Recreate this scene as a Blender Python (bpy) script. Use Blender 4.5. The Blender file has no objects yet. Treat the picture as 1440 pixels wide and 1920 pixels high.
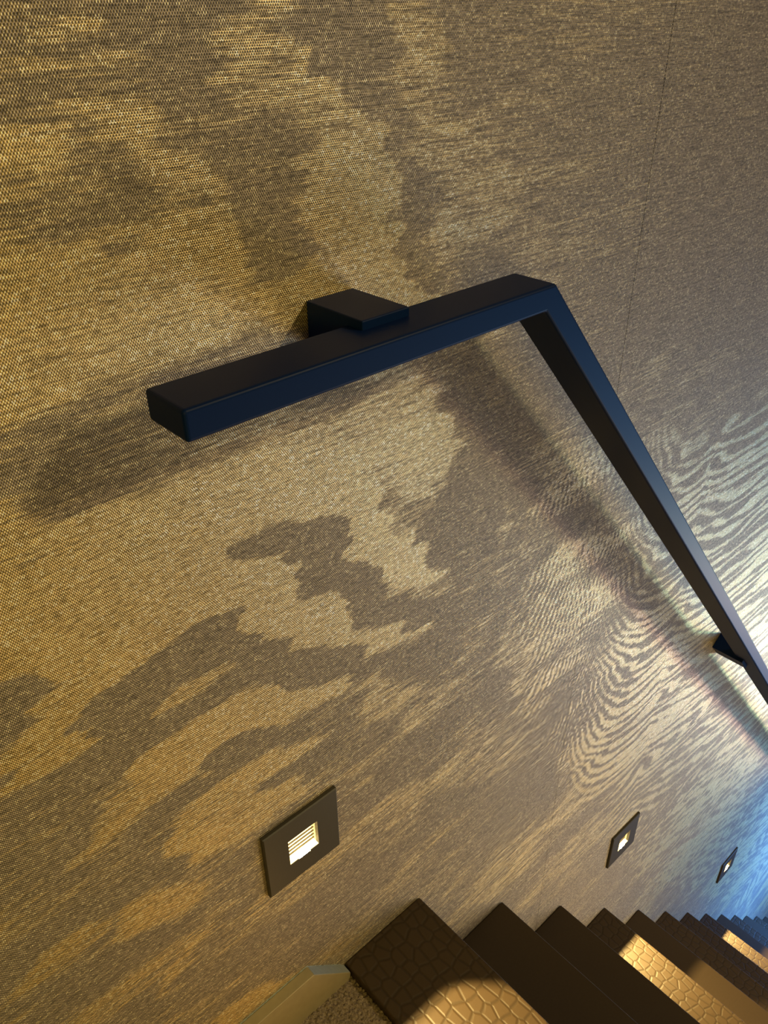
import bpy, bmesh, math, random
import numpy as np
from mathutils import Matrix, Vector

random.seed(4)
rng = np.random.default_rng(7)
scn = bpy.context.scene
COL = scn.collection

# ------------------------------------------------------------------ camera
cam_d = bpy.data.cameras.new('camera')
cam = bpy.data.objects.new('camera', cam_d)
COL.objects.link(cam)
cam_d.sensor_fit = 'VERTICAL'
cam_d.sensor_height = 24.0
cam_d.lens = 1529.8 * 24.0 / 1920.0
cam_d.clip_start = 0.01
cam.matrix_world = Matrix((
    (0.73726869, 0.36892354, -0.56597730, -0.485245),
    (-0.67548406, 0.38703450, -0.62763491, -0.477144),
    (-0.01249655, 0.84504421, 0.53455039, 1.068733),
    (0, 0, 0, 1)))
scn.camera = cam

# ------------------------------------------------------------------ world, lights, exposure
w = bpy.data.worlds.new('World')
scn.world = w
w.use_nodes = True
w.node_tree.nodes['Background'].inputs[0].default_value = (1.0, 0.80, 0.66, 1)
w.node_tree.nodes['Background'].inputs[1].default_value = 0.098


def area(name, loc, target, size, color, energy, shape='DISK', size_y=None, spread=180):
    d = bpy.data.lights.new(name, 'AREA')
    d.shape = shape
    d.size = size
    if size_y:
        d.size_y = size_y
    d.color = color
    d.energy = energy
    d.spread = math.radians(spread)
    o = bpy.data.objects.new(name, d)
    COL.objects.link(o)
    o.location = loc
    o.rotation_euler = (Vector(target) - Vector(loc)).to_track_quat('-Z', 'Y').to_euler()
    return o


# two close ceiling downlights over the flight, slightly different whites
area('ceiling_downlight_cool', (0.88, -1.48, 1.93), (0.2, 0, 0.4), 0.14, (1.0, 0.90, 0.42), 9.0)
area('ceiling_downlight_warm', (0.80, -1.48, 1.83), (0.2, 0, 0.4), 0.14, (1.0, 0.68, 0.36), 9.0)
# pale lamps and the wide blue glow of the room at the foot of the stairs
area('lower_room_pale_light_green', (2.75, -0.85, -1.09), (1.42, 0, -0.42), 0.14, (0.58, 1.0, 0.78), 0.90, spread=44)
area('lower_room_pale_light_rose', (2.70, -0.85, -1.23), (1.42, 0, -0.42), 0.14, (1.0, 0.60, 0.50), 0.95, spread=44)
area('lower_room_blue_light', (2.8, -1.25, -1.20), (1.4, -0.2, -1.0), 1.6, (0.14, 0.46, 1.0), 32, 'RECTANGLE', 2.0)
area('stair_foot_blue_light', (2.75, -0.65, -1.45), (2.1, -0.1, -2.3), 0.6, (0.09, 0.31, 1.0), 38, spread=140)
# warm lamp of the upper landing; unseen warm fill added to brighten the lower wall
area('landing_warm_light', (-0.95, -1.3, 1.15), (-0.45, 0, 0.40), 0.5, (1.0, 0.72, 0.08), 8.0)
area('open_side_warm_fill', (0.85, -1.10, -0.55), (0.8, 0, -0.7), 0.8, (1.0, 0.75, 0.38), 11.5)

scn.view_settings.view_transform = 'Standard'
scn.view_settings.look = 'None'
scn.view_settings.gamma = 1.0
scn.view_settings.use_curve_mapping = False
scn.view_settings.exposure = -0.06


# ------------------------------------------------------------------ helpers
def link(name, mesh, mat=None, parent=None, label=None, cat=None, group=None, kind=None):
    o = bpy.data.objects.new(name, mesh)
    COL.objects.link(o)
    if mat and mesh is not None and not mesh.materials:
        mesh.materials.append(mat)
    if parent:
        o.parent = parent
    tag(o, label, cat, group, kind)
    return o


def tag(o, label=None, cat=None, group=None, kind=None):
    for k, v in (('label', label), ('category', cat), ('group', group), ('kind', kind)):
        if v:
            o[k] = v


def bm_mesh(bm, name, smooth=False):
    me = bpy.data.meshes.new(name)
    bmesh.ops.recalc_face_normals(bm, faces=bm.faces)
    bm.to_mesh(me)
    bm.free()
    if smooth:
        for f in me.polygons:
            f.use_smooth = True
    return me


def box(bm, x0, x1, y0, y1, z0, z1, bevel=0.0, seg=2):
    vs = [bm.verts.new((x, y, z)) for x in (x0, x1) for y in (y0, y1) for z in (z0, z1)]
    F = ((0, 1, 3, 2), (4, 6, 7, 5), (0, 4, 5, 1), (2, 3, 7, 6), (0, 2, 6, 4), (1, 5, 7, 3))
    fs = [bm.faces.new([vs[i] for i in f]) for f in F]
    if bevel:
        es = {e for f in fs for e in f.edges}
        bmesh.ops.bevel(bm, geom=list(es), offset=bevel, segments=seg, profile=0.5, affect='EDGES')


def prism(bm, prof, y0, y1, bevel=0.0, seg=3):
    """closed (x, z) outline pushed from y0 to y1"""
    a = [bm.verts.new((x, y0, z)) for x, z in prof]
    b = [bm.verts.new((x, y1, z)) for x, z in prof]
    n = len(prof)
    fs = [bm.faces.new(a), bm.faces.new(b[::-1])]
    for i in range(n):
        fs.append(bm.faces.new((a[i], b[i], b[(i + 1) % n], a[(i + 1) % n])))
    bmesh.ops.recalc_face_normals(bm, faces=fs)
    if bevel:
        es = {e for f in fs for e in f.edges}
        bmesh.ops.bevel(bm, geom=list(es), offset=bevel, segments=seg, profile=0.5, affect='EDGES')


class NT:
    def __init__(self, name):
        self.m = bpy.data.materials.new(name)
        self.m.use_nodes = True
        self.t = self.m.node_tree
        self.p = self.t.nodes['Principled BSDF']

    def n(self, kind, **kw):
        nd = self.t.nodes.new(kind)
        for k, v in kw.items():
            setattr(nd, k, v)
        return nd

    def put(self, sock, v):
        if hasattr(v, 'is_output'):
            self.t.links.new(v, sock)
        elif v is not None:
            sock.default_value = v

    def math(self, op, a, b=None, c=None, clamp=False):
        nd = self.n('ShaderNodeMath', operation=op, use_clamp=clamp)
        for s, v in zip(nd.inputs, (a, b, c)):
            self.put(s, v)
        return nd.outputs[0]

    def mix(self, f, a, b):
        nd = self.n('ShaderNodeMix', data_type='RGBA')
        self.put(nd.inputs[0], f)
        self.put(nd.inputs[6], a)
        self.put(nd.inputs[7], b)
        return nd.outputs[2]

    def ramp(self, v, lo, hi, a=0.0, b=1.0, smooth=True):
        nd = self.n('ShaderNodeMapRange', interpolation_type='SMOOTHSTEP' if smooth else 'LINEAR')
        for s, x in zip(nd.inputs, (v, lo, hi, a, b)):
            self.put(s, x)
        return nd.outputs[0]

    def coord(self, scale=(1, 1, 1), loc=(0, 0, 0)):
        tc = self.n('ShaderNodeTexCoord')
        mp = self.n('ShaderNodeMapping')
        mp.inputs['Scale'].default_value = scale
        mp.inputs['Location'].default_value = loc
        self.t.links.new(tc.outputs['Object'], mp.inputs[0])
        return mp.outputs[0]

    def noise(self, vec, scale=1.0, detail=3.0, rough=0.5, dist=0.0):
        nd = self.n('ShaderNodeTexNoise')
        self.put(nd.inputs['Vector'], vec)
        nd.inputs['Scale'].default_value = scale
        nd.inputs['Detail'].default_value = detail
        nd.inputs['Roughness'].default_value = rough
        nd.inputs['Distortion'].default_value = dist
        return nd.outputs[0]

    def bump(self, h, strength, dist, prev=None):
        nd = self.n('ShaderNodeBump')
        nd.inputs['Strength'].default_value = strength
        nd.inputs['Distance'].default_value = dist
        self.put(nd.inputs['Height'], h)
        if prev:
            self.put(nd.inputs['Normal'], prev)
        return nd.outputs[0]

    def set(self, **kw):
        for k, v in kw.items():
            self.put(self.p.inputs[k.replace('_', ' ')], v)
        return self.m


# ------------------------------------------------------------------ materials
def make_wallpaper():
    N = NT('moire_silk_wallpaper')
    at = N.n('ShaderNodeAttribute', attribute_name='moire').outputs['Fac']
    streak = N.noise(N.coord((26, 1, 420)), 1.0, 3, 0.6)
    coarse = N.noise(N.coord((9, 1, 90)), 1.0, 4, 0.6)
    f = N.math('ADD', at, N.math('MULTIPLY', N.math('SUBTRACT', streak, 0.5), 0.85))
    f = N.math('ADD', f, N.math('MULTIPLY', N.math('SUBTRACT', coarse, 0.5), 0.8))
    m = N.ramp(f, 0.28, 0.70)
    # woven lattice of shiny threads, staggered row by row
    tc = N.n('ShaderNodeTexCoord')
    sx = N.n('ShaderNodeSeparateXYZ')
    N.t.links.new(tc.outputs['Object'], sx.inputs[0])
    px, pz = 0.0018, 0.0015
    u = N.math('MULTIPLY', sx.outputs[0], 2 * math.pi / px)
    v = N.math('MULTIPLY', sx.outputs[2], math.pi / pz)
    u = N.math('ADD', u, N.math('MULTIPLY', N.noise(N.coord((60, 1, 60)), 1, 2), 5.0))
    lat = N.math('ADD', N.math('SINE', N.math('ADD', u, v)), N.math('SINE', N.math('SUBTRACT', u, v)))
    dots = N.ramp(lat, -0.1, 1.6)
    # random threads lighter than their neighbours, with glints painted into the colour
    fx = N.math('FLOOR', N.math('DIVIDE', sx.outputs[0], 0.0024))
    fz = N.math('FLOOR', N.math('DIVIDE', sx.outputs[2], 0.0017))
    cb = N.n('ShaderNodeCombineXYZ')
    N.put(cb.inputs[0], fx)
    N.put(cb.inputs[1], fz)
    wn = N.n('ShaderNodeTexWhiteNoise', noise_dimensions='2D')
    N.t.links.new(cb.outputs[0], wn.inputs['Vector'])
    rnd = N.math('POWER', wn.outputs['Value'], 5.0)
    glint_paint = N.math('MULTIPLY', N.math('MULTIPLY', N.ramp(wn.outputs['Value'], 0.93, 0.965), N.ramp(lat, -1.2, 0.5)), N.math('ADD', 0.15, N.math('MULTIPLY', m, 0.85)))
    fine = N.noise(N.coord((160, 1, 700)), 1.0, 2, 0.6)
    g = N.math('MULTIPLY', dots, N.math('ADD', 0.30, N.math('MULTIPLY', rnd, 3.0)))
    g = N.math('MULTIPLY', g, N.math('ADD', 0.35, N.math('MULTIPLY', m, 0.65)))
    slub = N.ramp(streak, 0.30, 0.62, 0.62, 1.0)
    base = N.mix(m, (0.29, 0.236, 0.185, 1), (0.66, 0.50, 0.255, 1))
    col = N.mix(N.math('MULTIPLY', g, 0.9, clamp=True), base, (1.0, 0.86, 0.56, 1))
    mul = N.n('ShaderNodeMix', data_type='RGBA', blend_type='MULTIPLY')
    mul.inputs[0].default_value = 1.0
    N.put(mul.inputs[6], col)
    gr = N.math('MULTIPLY', slub, N.ramp(fine, 0.22, 0.72, 0.45, 1.3))
    gr = N.math('MULTIPLY', gr, N.ramp(lat, -1.3, 0.8, 0.26, 1.30))
    cg = N.n('ShaderNodeCombineColor')
    for i in range(3):
        N.put(cg.inputs[i], gr)
    N.put(mul.inputs[7], cg.outputs[0])
    shiny = N.mix(N.math('MULTIPLY', glint_paint, 0.9), mul.outputs[2], (1.0, 0.93, 0.74, 1))
    h = N.math('ADD', N.math('MULTIPLY', lat, 0.4), N.math('MULTIPLY', streak, 1.6))
    nrm = N.bump(h, 0.35, 0.0006)
    rough = N.ramp(m, 0, 1, 0.56, 0.46)
    tg = N.n('ShaderNodeTangent', direction_type='UV_MAP')
    tg.uv_map = 'weave'
    return N.set(Base_Color=shiny, Metallic=N.ramp(m, 0, 1, 0.45, 0.85), Roughness=rough, Normal=nrm,
                 Anisotropic=0.75, Anisotropic_Rotation=0.25, Tangent=tg.outputs[0])


def make_leather(name, croc):
    N = NT(name)
    if croc:
        wob = N.noise(N.coord((14, 14, 14)), 1.0, 2)
        sep = N.n('ShaderNodeVectorMath', operation='ADD')
        N.put(sep.inputs[0], N.coord((62, 46, 46)))
        sc = N.n('ShaderNodeVectorMath', operation='SCALE')
        N.put(sc.inputs[0], N.n('ShaderNodeTexNoise').outputs[1])
        sc.inputs['Scale'].default_value = 0.35
        N.put(sep.inputs[1], sc.outputs[0])
        vo = N.n('ShaderNodeTexVoronoi', feature='DISTANCE_TO_EDGE')
        vo.inputs['Randomness'].default_value = 0.48
        vo.inputs['Scale'].default_value = 1.0
        N.t.links.new(sep.outputs[0], vo.inputs['Vector'])
        h = N.ramp(vo.outputs['Distance'], 0.0, 0.16)
        nrm = N.bump(h, 0.5, 0.0011)
        nrm = N.bump(N.noise(N.coord((300, 300, 300)), 1, 2), 0.12, 0.0006, nrm)
        col = N.mix(h, (0.034, 0.022, 0.011, 1), (0.047, 0.030, 0.0155, 1))
    else:
        g = N.noise(N.coord((260, 260, 260)), 1, 3)
        nrm = N.bump(g, 0.15, 0.0006)
        col = N.mix(g, (0.034, 0.022, 0.0115, 1), (0.046, 0.030, 0.016, 1))
    return N.set(Base_Color=col, Roughness=0.5, Normal=nrm, Specular_IOR_Level=0.3)


def make_plain(name, col, rough=0.5, metal=0.0, grain=0.0, scale=(200, 200, 200), spec=None):
    N = NT(name)
    n1 = N.noise(N.coord(scale), 1.0, 3)
    c = N.mix(n1, tuple(x * 0.88 for x in col) + (1,), tuple(min(1, x * 1.12) for x in col) + (1,))
    kw = dict(Base_Color=c, Roughness=rough, Metallic=metal)
    if spec is not None:
        kw['Specular_IOR_Level'] = spec
    if grain:
        kw['Normal'] = N.bump(n1, grain, 0.0005)
    return N.set(**kw)


def make_carpet():
    N = NT('taupe_carpet_pile')
    n1 = N.noise(N.coord((420, 420, 420)), 1.0, 3, 0.7)
    n2 = N.noise(N.coord((60, 60, 60)), 1.0, 3)
    c = N.mix(N.ramp(n1, 0.3, 0.7), (0.09, 0.066, 0.046, 1), (0.34, 0.27, 0.20, 1))
    c = N.mix(N.math('MULTIPLY', n2, 0.3), c, (0.2, 0.14, 0.09, 1))
    return N.set(Base_Color=c, Roughness=0.95)


def make_glow():
    N = NT('warm_led_diffuser')
    N.p.inputs['Base Color'].default_value = (1, 0.9, 0.7, 1)
    N.p.inputs['Emission Color'].default_value = (1.0, 0.74, 0.30, 1)
    N.p.inputs['Emission Strength'].default_value = 4.0
    return N.m


M_wall = make_wallpaper()
M_croc = make_leather('crocodile_embossed_leather', True)
M_smooth = make_leather('smooth_brown_leather', False)
M_rail = make_plain('black_powder_coat', (0.0010, 0.0100, 0.060), 0.46, 0.0, 0.04, (900, 900, 900), 0.10)
M_plate = make_plain('bronze_black_plate', (0.045, 0.040, 0.032), 0.45, 0.2, 0.08, (700, 700, 700))
M_housing = make_plain('white_lamp_housing', (0.75, 0.70, 0.58), 0.6)
M_slat = make_plain('grey_louvre', (0.12, 0.10, 0.075), 0.5)
M_glow = make_glow()
M_board = make_plain('painted_gold_beige_skirting', (0.36, 0.30, 0.185), 0.42, 0.15, 0.1, (90, 90, 90))
M_cut = make_plain('raw_grey_cut_end', (0.30, 0.33, 0.31), 0.7, 0.0, 0.3, (160, 160, 160))
M_carpet = make_carpet()
M_plaster = make_plain('dark_backing_plaster', (0.10, 0.08, 0.06), 0.9)

# ------------------------------------------------------------------ dimensions (metres; origin = top nosing at the wall)
GOING, RISE = 0.200, 0.2277
NSTEP = 15
LIGHTS = [(-0.1831, 0.2988), (0.6114, -0.4507), (1.4453, -1.3721)]
PLATE = 0.0972
SEAM = 0.3212

# ------------------------------------------------------------------ wall with its two drops of moire wallpaper
PATCHES = [
    (0.45, 0.008, [(-0.31, 1.049), (-0.277, 1.047), (-0.217, 1.045), (-0.221, 1.041), (-0.256, 1.032), (-0.313, 1.035)]),
    (0.72, 0.008, [(-0.3, 1.056), (-0.276, 1.063), (-0.255, 1.059), (-0.259, 1.054), (-0.281, 1.053), (-0.293, 1.052)]),
    (0.85, 0.008, [(-0.336, 1.01), (-0.292, 1.007), (-0.291, 0.997), (-0.299, 0.99), (-0.342, 0.99)]),
    (0.45, 0.008, [(-0.342, 0.99), (-0.296, 0.99), (-0.288, 0.969), (-0.309, 0.961), (-0.348, 0.967)]),
    (0.72, 0.008, [(-0.281, 1.018), (-0.258, 1.02), (-0.225, 1.017), (-0.226, 1.012), (-0.236, 1.0), (-0.219, 0.994), (-0.191, 0.981), (-0.181, 0.963), (-0.187, 0.95), (-0.197, 0.965), (-0.214, 0.977), (-0.235, 0.982), (-0.25, 0.998), (-0.277, 1.004)]),
    (0.68, 0.008, [(-0.347, 0.97), (-0.298, 0.956), (-0.278, 0.955), (-0.24, 0.954), (-0.225, 0.959), (-0.191, 0.948), (-0.18, 0.939), (-0.186, 0.926), (-0.175, 0.906), (-0.153, 0.905), (-0.137, 0.898), (-0.131, 0.881), (-0.137, 0.867), (-0.175, 0.868), (-0.253, 0.862), (-0.377, 0.861)]),
    (0.55, 0.008, [(-0.152, 1.065), (-0.135, 1.078), (-0.121, 1.059), (-0.115, 1.023), (-0.089, 1.0), (-0.06, 0.98), (-0.05, 0.968), (-0.121, 0.978), (-0.128, 0.995), (-0.142, 1.009), (-0.177, 1.022), (-0.178, 1.041), (-0.169, 1.052)]),
    (1.0, 0.004, [(-0.121, 0.982), (-0.09, 0.982), (-0.052, 0.971), (-0.048, 0.936), (-0.037, 0.894), (-0.023, 0.864), (0.031, 0.826), (-0.139, 0.85), (-0.131, 0.881), (-0.137, 0.9), (-0.119, 0.914), (-0.113, 0.928), (-0.131, 0.943), (-0.13, 0.952), (-0.115, 0.962)]),
    (0.85, 0.0024, [(-0.127, 1.044), (-0.119, 1.046), (-0.115, 1.029), (-0.102, 1.014), (-0.08, 0.996), (-0.054, 0.974), (-0.065, 0.974), (-0.089, 0.994), (-0.111, 1.012), (-0.124, 1.026)]),
    (0.48, 0.008, [(-0.058, 1.075), (-0.008, 1.066), (0.006, 1.046), (0.005, 1.001), (0.023, 0.983), (0.055, 0.974), (0.094, 0.95), (0.099, 0.906), (0.075, 0.892), (0.028, 0.878), (0.016, 0.857), (-0.003, 0.862), (-0.004, 0.914), (-0.011, 0.955), (-0.028, 0.983), (-0.049, 1.019)]),
    (0.15, 0.0032, [(-0.042, 0.966), (-0.011, 0.962), (-0.004, 0.914), (0.01, 0.857), (-0.021, 0.863), (-0.035, 0.898), (-0.046, 0.936)]),
    (0.05, 0.008, [(-0.246, 1.078), (-0.18, 1.078), (-0.179, 1.052), (-0.184, 1.027), (-0.174, 1.018), (-0.182, 1.012), (-0.218, 1.018), (-0.211, 1.04), (-0.249, 1.064)]),
    (0.12, 0.004, [(-0.265, 0.971), (-0.241, 0.972), (-0.235, 0.965), (-0.253, 0.961), (-0.281, 0.959), (-0.306, 0.962), (-0.308, 0.965), (-0.282, 0.968)]),
    (0.2, 0.0032, [(-0.271, 0.951), (-0.238, 0.949), (-0.242, 0.945), (-0.271, 0.943)]),
    (0.22, 0.008, [(-0.18, 0.997), (-0.131, 0.993), (-0.12, 0.965), (-0.135, 0.949), (-0.118, 0.929), (-0.133, 0.913), (-0.149, 0.901), (-0.171, 0.902), (-0.182, 0.922), (-0.182, 0.943), (-0.181, 0.963), (-0.195, 0.98), (-0.219, 0.992), (-0.199, 1.002)]),
    (0.6, 0.008, [(-0.251, 0.78), (-0.215, 0.779), (-0.166, 0.775), (-0.101, 0.771), (-0.065, 0.784), (-0.015, 0.794), (0.021, 0.741), (0.037, 0.69), (-0.006, 0.647), (-0.067, 0.702), (-0.158, 0.748), (-0.219, 0.748)]),
    (0.9, 0.008, [(-0.053, 0.747), (-0.006, 0.745), (0.039, 0.718), (0.056, 0.692), (0.034, 0.69), (0.034, 0.632), (-0.004, 0.643), (-0.008, 0.699), (-0.051, 0.731)]),
    (0.85, 0.008, [(-0.339, 0.777), (-0.281, 0.775), (-0.242, 0.767), (-0.211, 0.741), (-0.22, 0.709), (-0.194, 0.681), (-0.17, 0.653), (-0.105, 0.611), (-0.091, 0.578), (-0.107, 0.569), (-0.106, 0.538), (-0.17, 0.561), (-0.19, 0.565), (-0.169, 0.576), (-0.201, 0.598), (-0.202, 0.615), (-0.224, 0.641), (-0.26, 0.649), (-0.286, 0.651), (-0.328, 0.638), (-0.364, 0.625), (-0.372, 0.617), (-0.393, 0.64), (-0.369, 0.655), (-0.423, 0.699), (-0.396, 0.796)]),
    (0.62, 0.008, [(-0.386, 0.829), (-0.357, 0.794), (-0.336, 0.777), (-0.345, 0.751), (-0.404, 0.768)]),
    (0.92, 0.0048, [(-0.242, 0.767), (-0.156, 0.756), (-0.101, 0.741), (-0.062, 0.706), (-0.057, 0.676), (-0.046, 0.654), (-0.01, 0.615), (0.003, 0.581), (0.024, 0.548), (-0.003, 0.549), (-0.022, 0.566), (-0.065, 0.588), (-0.061, 0.618), (-0.099, 0.641), (-0.102, 0.674), (-0.139, 0.697), (-0.173, 0.711), (-0.2, 0.705), (-0.22, 0.709)]),
    (0.08, 0.0032, [(-0.215, 0.705), (-0.184, 0.706), (-0.139, 0.693), (-0.102, 0.679), (-0.099, 0.643), (-0.064, 0.619), (-0.065, 0.588), (-0.047, 0.573), (-0.053, 0.559), (0.042, 0.514), (0.058, 0.473), (0.011, 0.494), (-0.066, 0.538), (-0.1, 0.552), (-0.107, 0.576), (-0.102, 0.586), (-0.132, 0.61), (-0.168, 0.632), (-0.171, 0.652), (-0.187, 0.674)]),
    (0.95, 0.004, [(-0.198, 0.675), (-0.166, 0.655), (-0.172, 0.639), (-0.133, 0.608), (-0.109, 0.595), (-0.108, 0.573), (-0.1, 0.552), (-0.101, 0.536), (-0.151, 0.541), (-0.19, 0.56), (-0.173, 0.578), (-0.196, 0.595)]),
    (0.8, 0.004, [(-0.098, 0.545), (0.011, 0.494), (0.019, 0.48), (-0.048, 0.498), (-0.096, 0.518)]),
    (0.05, 0.004, [(-0.101, 0.533), (-0.09, 0.518), (-0.048, 0.485), (-0.001, 0.463), (0.056, 0.441), (0.036, 0.403), (-0.068, 0.457), (-0.097, 0.477), (-0.103, 0.501), (-0.153, 0.511), (-0.189, 0.523), (-0.202, 0.543), (-0.199, 0.566), (-0.19, 0.56), (-0.151, 0.541)]),
    (0.05, 0.0032, [(-0.328, 0.635), (-0.282, 0.646), (-0.26, 0.649), (-0.225, 0.638), (-0.202, 0.615), (-0.201, 0.598), (-0.169, 0.576), (-0.19, 0.565), (-0.109, 0.537), (-0.073, 0.501), (-0.073, 0.48), (-0.111, 0.497), (-0.183, 0.518), (-0.225, 0.556), (-0.241, 0.557), (-0.273, 0.585), (-0.316, 0.585), (-0.311, 0.576), (-0.275, 0.572), (-0.241, 0.554), (-0.288, 0.553), (-0.327, 0.551), (-0.346, 0.536), (-0.383, 0.539), (-0.407, 0.559), (-0.376, 0.572), (-0.372, 0.617), (-0.355, 0.627)]),
    (0.62, 0.004, [(-0.315, 0.588), (-0.296, 0.594), (-0.236, 0.591), (-0.228, 0.579), (-0.259, 0.576), (-0.311, 0.576)]),
    (0.9, 0.004, [(-0.202, 0.54), (-0.189, 0.523), (-0.153, 0.511), (-0.103, 0.499), (-0.091, 0.479), (-0.098, 0.471), (-0.155, 0.479), (-0.183, 0.475), (-0.206, 0.498)]),
    (0.5, 0.008, [(-0.092, 0.476), (-0.058, 0.463), (-0.068, 0.454), (0.0, 0.395), (-0.035, 0.388), (-0.088, 0.412), (-0.093, 0.439)]),
    (0.9, 0.004, [(-0.337, 0.547), (-0.288, 0.553), (-0.237, 0.548), (-0.193, 0.535), (-0.179, 0.522), (-0.194, 0.498), (-0.215, 0.5), (-0.253, 0.508), (-0.276, 0.502), (-0.298, 0.496), (-0.33, 0.51), (-0.348, 0.535)]),
    (0.08, 0.004, [(-0.276, 0.502), (-0.253, 0.508), (-0.214, 0.503), (-0.178, 0.476), (-0.158, 0.45), (-0.22, 0.455), (-0.271, 0.46), (-0.316, 0.479), (-0.298, 0.496)]),
    (0.68, 0.0048, [(-0.277, 0.458), (-0.219, 0.461), (-0.192, 0.455), (-0.196, 0.444), (-0.129, 0.425), (-0.16, 0.419), (-0.223, 0.424), (-0.253, 0.425), (-0.288, 0.456)]),
    (0.12, 0.0048, [(-0.425, 0.692), (-0.383, 0.669), (-0.368, 0.659), (-0.393, 0.64), (-0.401, 0.631), (-0.407, 0.624), (-0.445, 0.617)]),
    (0.72, 0.0048, [(-0.403, 0.622), (-0.393, 0.64), (-0.372, 0.617), (-0.375, 0.584), (-0.395, 0.579), (-0.418, 0.578), (-0.448, 0.582), (-0.419, 0.593)]),
    (0.58, 0.008, [(-0.391, 0.464), (-0.355, 0.481), (-0.316, 0.48), (-0.264, 0.472), (-0.328, 0.524), (-0.371, 0.512)]),
    (0.65, 0.008, [(-0.328, 0.441), (-0.289, 0.454), (-0.223, 0.424), (-0.17, 0.375), (-0.23, 0.367), (-0.3, 0.381)]),
    (0.12, 0.008, [(-0.414, 0.49), (-0.396, 0.519), (-0.368, 0.526), (-0.387, 0.494), (-0.414, 0.462)]),
    (0.12, 0.008, [(-0.366, 0.447), (-0.329, 0.458), (-0.27, 0.463), (-0.299, 0.487), (-0.351, 0.477)]),
    (0.58, 0.008, [(-0.334, 0.277), (-0.293, 0.271), (-0.319, 0.259), (-0.348, 0.209), (-0.36, 0.225)]),
    (0.62, 0.008, [(-0.371, 0.382), (-0.339, 0.38), (-0.276, 0.332), (-0.334, 0.314), (-0.383, 0.346)]),
    (0.55, 0.008, [(-0.455, 0.398), (-0.413, 0.397), (-0.378, 0.373), (-0.422, 0.358), (-0.464, 0.36)]),
    (0.75, 0.008, [(-0.328, 0.114), (-0.274, 0.106), (-0.206, 0.074), (-0.188, 0.057), (-0.265, 0.065), (-0.301, 0.064)]),
    (0.5, 0.008, [(-0.187, 0.068), (-0.085, 0.035), (-0.132, 0.0)]),
    (0.14, 0.024, [(0.001, 0.674), (0.078, 0.669), (0.153, 0.614), (0.183, 0.529), (0.162, 0.452), (0.074, 0.476), (0.036, 0.556), (0.002, 0.612)]),
    (0.36, 0.008, [(0.051, 0.583), (0.082, 0.616), (0.108, 0.615), (0.138, 0.578), (0.183, 0.529), (0.151, 0.466), (0.074, 0.484)]),
    (0.12, 0.0032, [(0.078, 0.584), (0.095, 0.61), (0.103, 0.617), (0.115, 0.588), (0.119, 0.544), (0.088, 0.529), (0.069, 0.553)]),
    (0.45, 0.008, [(0.153, 0.44), (0.194, 0.443), (0.219, 0.341), (0.201, 0.266), (0.148, 0.291), (0.13, 0.377)]),
    (0.6, 0.008, [(0.266, 0.263), (0.175, 0.243), (0.228, 0.189), (0.307, 0.172)]),
]
VEINS = [(0.163, 0.567), (0.205, 0.641), (0.276, 0.644), (0.369, 0.582), (0.539, 0.547), (0.779, 0.516), (3.6, 0.25), (3.6, -3.6), (2.376, -2.628), (1.394, -1.522), (0.772, -0.781), (0.469, -0.2), (0.303, 0.034), (0.206, 0.221), (0.172, 0.413)]


def value_noise(x, z, seed):
    r = np.random.default_rng(seed).random((64, 64))
    xi, zi = np.floor(x).astype(int), np.floor(z).astype(int)
    fx, fz = x - xi, z - zi
    fx, fz = fx * fx * (3 - 2 * fx), fz * fz * (3 - 2 * fz)
    a, b = r[xi % 64, zi % 64], r[(xi + 1) % 64, zi % 64]
    c, d = r[xi % 64, (zi + 1) % 64], r[(xi + 1) % 64, (zi + 1) % 64]
    return (a * (1 - fx) + b * fx) * (1 - fz) + (c * (1 - fx) + d * fx) * fz


def fbm(x, z, seed, octv=4):
    s, a, t = 0, 1.0, 0
    for i in range(octv):
        s = s + a * value_noise(x * 2 ** i, z * 2 ** i, seed + i)
        t += a
        a *= 0.5
    return s / t


def signed_dist(pts, X, Z):
    """distance to a polygon, positive inside"""
    d = np.full(X.shape, 1e9)
    ins = np.zeros(X.shape, bool)
    n = len(pts)
    for i in range(n):
        x0, z0 = pts[i]
        x1, z1 = pts[(i + 1) % n]
        ex, ez = x1 - x0, z1 - z0
        L = ex * ex + ez * ez + 1e-12
        t = np.clip(((X - x0) * ex + (Z - z0) * ez) / L, 0, 1)
        d = np.minimum(d, np.hypot(X - x0 - t * ex, Z - z0 - t * ez))
        if abs(ez) > 1e-9:
            c = ((z0 > Z) != (z1 > Z)) & (X < (x1 - x0) * (Z - z0) / (z1 - z0) + x0)
            ins ^= c
    return np.where(ins, d, -d)


def sstep(a, b, x):
    t = np.clip((x - a) / (b - a), 0, 1)
    return t * t * (3 - 2 * t)


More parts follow.
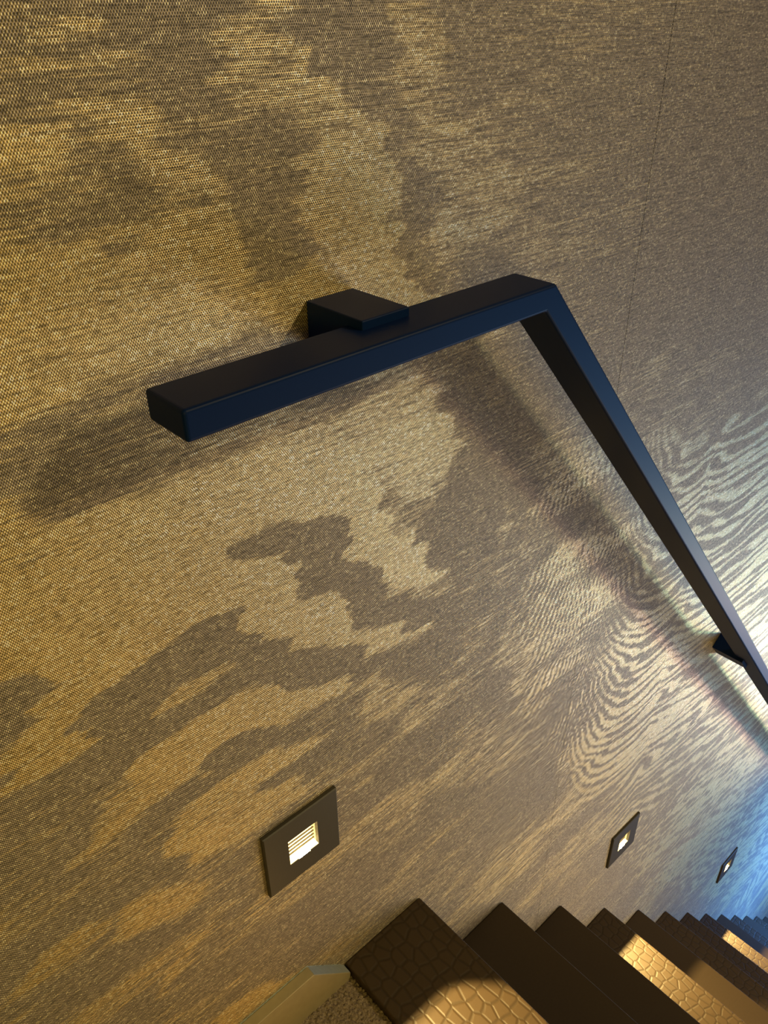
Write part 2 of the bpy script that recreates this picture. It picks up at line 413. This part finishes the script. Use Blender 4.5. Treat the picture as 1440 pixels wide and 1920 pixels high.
def moire_field(X, Z):
    """where the pressed silk is glossy (1) or matt (0)"""
    wx = (fbm(X * 14, Z * 30, 3) - 0.5) * 0.05
    wz = (fbm(X * 10, Z * 30, 11) - 0.5) * 0.016
    wx = wx + (fbm(X * 4, Z * 80, 71, 3) - 0.5) * 0.045
    XX, ZZ = X + wx, Z + wz
    F = 0.32 + 0.6 * (fbm(X * 5, Z * 22, 21) - 0.5)
    F = F - 0.10 * sstep(0.05, 0.25, X) * sstep(0.5, 0.75, Z)
    for v, soft, pts in PATCHES:
        xs = [q[0] for q in pts]
        zs = [q[1] for q in pts]
        m = (X > min(xs) - .06) & (X < max(xs) + .06) & (Z > min(zs) - .06) & (Z < max(zs) + .06)
        if not m.any():
            continue
        k = sstep(-soft, soft, signed_dist(pts, XX[m], ZZ[m]))
        F[m] = F[m] * (1 - k) + v * k
    # cathedral grain: lines run level, then climb steeply beside the seam
    arch = 0.36 * np.exp(-np.abs(X - 0.335) / 0.075) + 0.05 * np.exp(-np.abs(X - 0.62) / 0.12)
    phi = Z - arch + (fbm(X * 1.3, Z * 6, 31, 5) - 0.5) * 0.09 + (fbm(X * 8, Z * 50, 41, 3) - 0.5) * 0.024 + (fbm(X * 2.6, Z * 19, 81, 3) - 0.5) * 0.045
    per = 0.017 + 0.009 * np.clip(X, 0, 2) + 0.016 * np.exp(-np.abs(X - 0.335) / 0.09)
    tri = np.abs(((phi / per) % 1.0) * 2 - 1)
    cut = 0.28 + 0.85 * (fbm(X * 3, Z * 13, 61, 3) - 0.32)
    lines = sstep(cut - 0.16, cut + 0.26, tri)
    wide = sstep(0.42, 0.6, fbm(X * 4, Z * 14, 51))
    V = 0.04 + 0.92 * lines * (0.65 + 0.35 * wide) * (0.60 + 0.40 * sstep(0.25, 0.6, X)) + 0.12 * wide
    E = sstep(-0.05, 0.07, signed_dist(VEINS, XX, ZZ))
    return np.clip(F * (1 - E) + V * E, 0, 1)


XA, XB, ZA, ZB = -1.7, 3.5, -4.0, 1.75
gx = np.concatenate([np.arange(XA, -0.56, 0.06), np.arange(-0.56, 1.0, 0.0045), np.arange(1.0, 2.0, 0.012), np.arange(2.0, XB, 0.05), [XB]])
gz = np.concatenate([np.arange(ZA, -1.9, 0.03), np.arange(-1.9, -0.4, 0.009), np.arange(-0.4, 1.25, 0.0045), np.arange(1.25, ZB, 0.05), [ZB]])
wall = None


def drop_mesh(name, xs, zs):
    X, Z = np.meshgrid(xs, zs, indexing='ij')
    nx, nz = X.shape
    co = np.stack([X, np.zeros_like(X), Z], -1).reshape(-1, 3).astype(np.float32)
    idx = np.arange(nx * nz).reshape(nx, nz)
    q = np.stack([idx[:-1, :-1], idx[1:, :-1], idx[1:, 1:], idx[:-1, 1:]], -1).reshape(-1, 4)
    cx = (X[:-1, :-1] + X[1:, 1:]).ravel() / 2
    cz = (Z[:-1, :-1] + Z[1:, 1:]).ravel() / 2
    keep = np.ones(len(q), bool)
    for lx, lz in LIGHTS:                       # cut-outs behind the step lights
        keep &= ~((np.abs(cx - lx) < 0.036) & (np.abs(cz - lz) < 0.036))
    q = q[keep]
    me = bpy.data.meshes.new(name)
    me.vertices.add(len(co))
    me.vertices.foreach_set('co', co.ravel())
    me.loops.add(q.size)
    me.loops.foreach_set('vertex_index', q.ravel().astype(np.int32))
    me.polygons.add(len(q))
    me.polygons.foreach_set('loop_start', (np.arange(len(q)) * 4).astype(np.int32))
    me.update(calc_edges=True)
    a = me.attributes.new('moire', 'FLOAT', 'POINT')
    a.data.foreach_set('value', moire_field(X, Z).ravel().astype(np.float32))
    uv = me.uv_layers.new(name='weave')
    uv.data.foreach_set('uv', co[q.ravel()][:, [0, 2]].ravel().astype(np.float32))
    me.materials.append(M_wall)
    return me


bm = bmesh.new()
box(bm, XA, XB, 0.034, 0.15, ZA, ZB)
wall = link('wall_left', bm_mesh(bm, 'wall_left'), M_plaster, kind='structure',
            label='tall stairwell wall papered in shimmering gold brown moire silk')
g1 = np.concatenate([gx[gx < SEAM - 0.001], [SEAM - 0.00035]])
g2 = np.concatenate([[SEAM + 0.00035], gx[gx > SEAM + 0.001]])
link('wallpaper_drop', drop_mesh('wallpaper_drop', g1, gz), None, wall)
link('wallpaper_drop', drop_mesh('wallpaper_drop', g2, gz), None, wall)

# ------------------------------------------------------------------ landing carpet and skirting
CZ = -0.017
bm = bmesh.new()
nx, ny = 240, 240
fx0, fx1, fy0, fy1 = -0.62, -0.1365, -0.42, -0.001
grid = []
for i in range(nx + 1):
    row = []
    for j in range(ny + 1):
        z = CZ + random.random() * 0.0042
        row.append(bm.verts.new((fx0 + (fx1 - fx0) * i / nx + random.uniform(-.0006, .0006),
                                 fy0 + (fy1 - fy0) * j / ny + random.uniform(-.0006, .0006), z)))
    grid.append(row)
for i in range(nx):
    for j in range(ny):
        bm.faces.new((grid[i][j], grid[i + 1][j], grid[i + 1][j + 1], grid[i][j + 1]))
floor_pile = bm_mesh(bm, 'carpet_pile', True)
bm = bmesh.new()
box(bm, XA, fx1, -1.1, 0.03, CZ - 0.12, CZ)
fl = link('floor', bm_mesh(bm, 'floor'), M_carpet, kind='structure', label='taupe carpet on the upper landing beside the skirting end')
link('carpet_pile', floor_pile, M_carpet, fl, kind='stuff')

bm = bmesh.new()
BT = 0.0145
prof = [(XA, CZ), (XA, 0.0625), (-0.194, 0.0625), (-0.1385, -0.002), (-0.1385, CZ)]
prism(bm, prof, -0.0004, -BT, 0.0007, 2)
sk = link('baseboard_left', bm_mesh(bm, 'baseboard_left'), M_board, kind='structure', label='gold beige skirting board with a sloping cut end')
ang = math.atan2(-0.0645, 0.0555)
bm = bmesh.new()
L = math.hypot(0.0555, 0.0645)
ux, uz = 0.0555 / L, -0.0645 / L
nx_, nz_ = -uz, ux
c = [(-0.194 + ux * 0.001, 0.0625 + uz * 0.001), (-0.1385 - ux * .001, -0.002 - uz * .001)]
prism(bm, [c[0], c[1], (c[1][0] + nx_ * .0004, c[1][1] + nz_ * .0004), (c[0][0] + nx_ * .0004, c[0][1] + nz_ * .0004)], -0.001, -BT + .0007)
link('cut_end', bm_mesh(bm, 'cut_end'), M_cut, sk, label='raw grey cut end')
# ragged bead of filler along the top of the board
bm = bmesh.new()
path = [(-0.62 + k * 0.0022, 0.0632) for k in range(194)] + [(-0.194 + ux * k * 0.0022, 0.063 + uz * k * 0.0022) for k in range(1, 37)]
prev = None
for x, z in path:
    r = random.uniform(0.0004, 0.0013)
    ring = [bm.verts.new((x + nx_ * 0, -0.0001 - r * math.sin(a), z + r * math.cos(a) * 0.8)) for a in (0, 1.0, 2.1, 3.14)]
    if prev:
        for k in range(3):
            bm.faces.new((prev[k], ring[k], ring[k + 1], prev[k + 1]))
    prev = ring
link('filler_bead', bm_mesh(bm, 'filler_bead', True), M_cut, sk, label='ragged pale filler line')

# ------------------------------------------------------------------ stairs
st = bpy.data.objects.new('staircase', None)
COL.objects.link(st)
tag(st, 'steep straight staircase with brown leather covered treads descending along the wall', 'staircase')
CROC = {0, 3, 5, 6, 7, 9, 11, 13}
WID = -1.05
tm = {}
for i in range(NSTEP):
    x0 = -0.136 if i == 0 else -GOING - 0.012
    key = (i == 0, i in CROC)
    if key not in tm:
        bm = bmesh.new()
        box(bm, x0, 0.0, WID, -0.0008, -0.030, 0.0, 0.0022, 3)
        me = bm_mesh(bm, 'tread')
        me.materials.append(M_croc if i in CROC else M_smooth)
        tm[key] = me
    t = link('tread', tm[key], None, st)
    t.location = (i * GOING, 0, -i * RISE)
bm = bmesh.new()
box(bm, -0.034, -0.018, WID, -0.0008, -RISE, -0.030)
rm = bm_mesh(bm, 'riser')
for i in range(NSTEP):
    r = link('riser', rm, M_smooth, st)
    r.location = (i * GOING, 0, -i * RISE)

# ------------------------------------------------------------------ handrail
YB, YF, ZT, H = -0.0456, -0.0902, 0.8725, 0.0212
XE, XC, SL, TH = -0.2880, 0.0536, 1.13166, 0.03238
cs = 1 / math.hypot(1, SL)
sn = SL * cs
TEND = 2.9
hr = bpy.data.objects.new('handrail', None)
COL.objects.link(hr)
tag(hr, 'black square-section metal handrail with a level start and a steep sloping run', 'handrail')
xi = XC + (H - TH) / SL
prof = [(XE, ZT), (XC, ZT), (XC + TEND * cs, ZT - TEND * sn),
        (XC + TEND * cs - H * sn, ZT - TEND * sn - H * cs), (xi, ZT - H), (XE, ZT - H)]
bm = bmesh.new()
prism(bm, prof, YB, YF, 0.0026, 4)
link('rail', bm_mesh(bm, 'rail'), M_rail, hr)
bm = bmesh.new()
box(bm, -0.0228, 0.0228, -0.0630, -0.0002, -0.0172, 0.0172, 0.0010, 2)
brm = bm_mesh(bm, 'bracket')
b1 = link('bracket', brm, M_rail, hr)
b1.location = (-0.1068, 0, ZT - H / 2 + 0.0002)
b2 = link('bracket', brm, M_rail, hr)
tc_, nc_ = 1.218, -H / 2
b2.location = (XC + tc_ * cs + nc_ * sn, 0, ZT - tc_ * sn + nc_ * cs)
b2.rotation_euler = (0, math.atan(SL), 0)

# ------------------------------------------------------------------ recessed step lights
LAB = ['largest nearest square black step light plate with bright louvred opening above the landing',
       'middle square black step light in the wall between the other two',
       'smallest farthest square black step light low on the blue lit wall']
hp, ho, PT = PLATE / 2, 0.0195, 0.0055
# plate: square frame with an open middle
bm = bmesh.new()
def ring(h, y):
    return [bm.verts.new((sx * h, y, sz * h)) for sx, sz in ((-1, -1), (1, -1), (1, 1), (-1, 1))]
of, ofb, ob = ring(hp - .0012, -PT), ring(hp, -PT + .0012), ring(hp, -0.0003)
inf, inb = ring(ho, -PT), ring(ho, -0.0003)
for a, b in ((of, inf), (ofb, of), (ob, ofb), (inf, inb), (inb, ob)):
    for k in range(4):
        bm.faces.new((a[k], a[(k + 1) % 4], b[(k + 1) % 4], b[k]))
plate_me = bm_mesh(bm, 'face_plate')
bm = bmesh.new()
D = 0.012
hf, hb = ring(ho + .001, -0.0003), ring(ho + .001, D)
for k in range(4):
    bm.faces.new((hf[k], hf[(k + 1) % 4], hb[(k + 1) % 4], hb[k]))
bm.faces.new(hb)
house_me = bm_mesh(bm, 'housing')
bm = bmesh.new()
box(bm, -ho, ho, D - .004, D - .0005, -ho, ho)
box(bm, -ho + .0002, ho - .0002, -PT + .0008, D - .004, -ho + .0001, -ho + .0007)     # added glow strip that whitens the lower lip under the beam
glow_me = bm_mesh(bm, 'diffuser')
bm = bmesh.new()
prism(bm, [(-ho, 0), (ho, 0), (ho, .0015), (-ho, .0015)], 0.0026, 0.0040)
slat_me = bm_mesh(bm, 'slat')
for n, (lx, lz) in enumerate(LIGHTS):
    r = bpy.data.objects.new('step_light', None)
    COL.objects.link(r)
    r.location = (lx, 0, lz)
    tag(r, LAB[n], 'step light', 'recessed step lights in the stair wall')
    link('face_plate', plate_me, M_plate, r)
    link('housing', house_me, M_housing, r)
    link('diffuser', glow_me, M_glow, r)
    for k in range(5):
        s = link('slat', slat_me, M_slat, r)
        s.location = (0, 0, -ho + 0.0032 + k * 0.0058)
    ld = bpy.data.lights.new('step_light_beam', 'SPOT')
    ld.energy = 42
    ld.color = (1.0, 0.71, 0.25)
    ld.spot_size = math.radians(68)
    ld.spot_blend = 0.18
    ld.shadow_soft_size = 0.0006
    lo = bpy.data.objects.new('step_light_beam', ld)
    COL.objects.link(lo)
    lo.parent = r
    lo.location = (0, 0.0012, -0.0025)
    lo.rotation_euler = Vector((0, -0.72, -0.69)).to_track_quat('-Z', 'Y').to_euler()
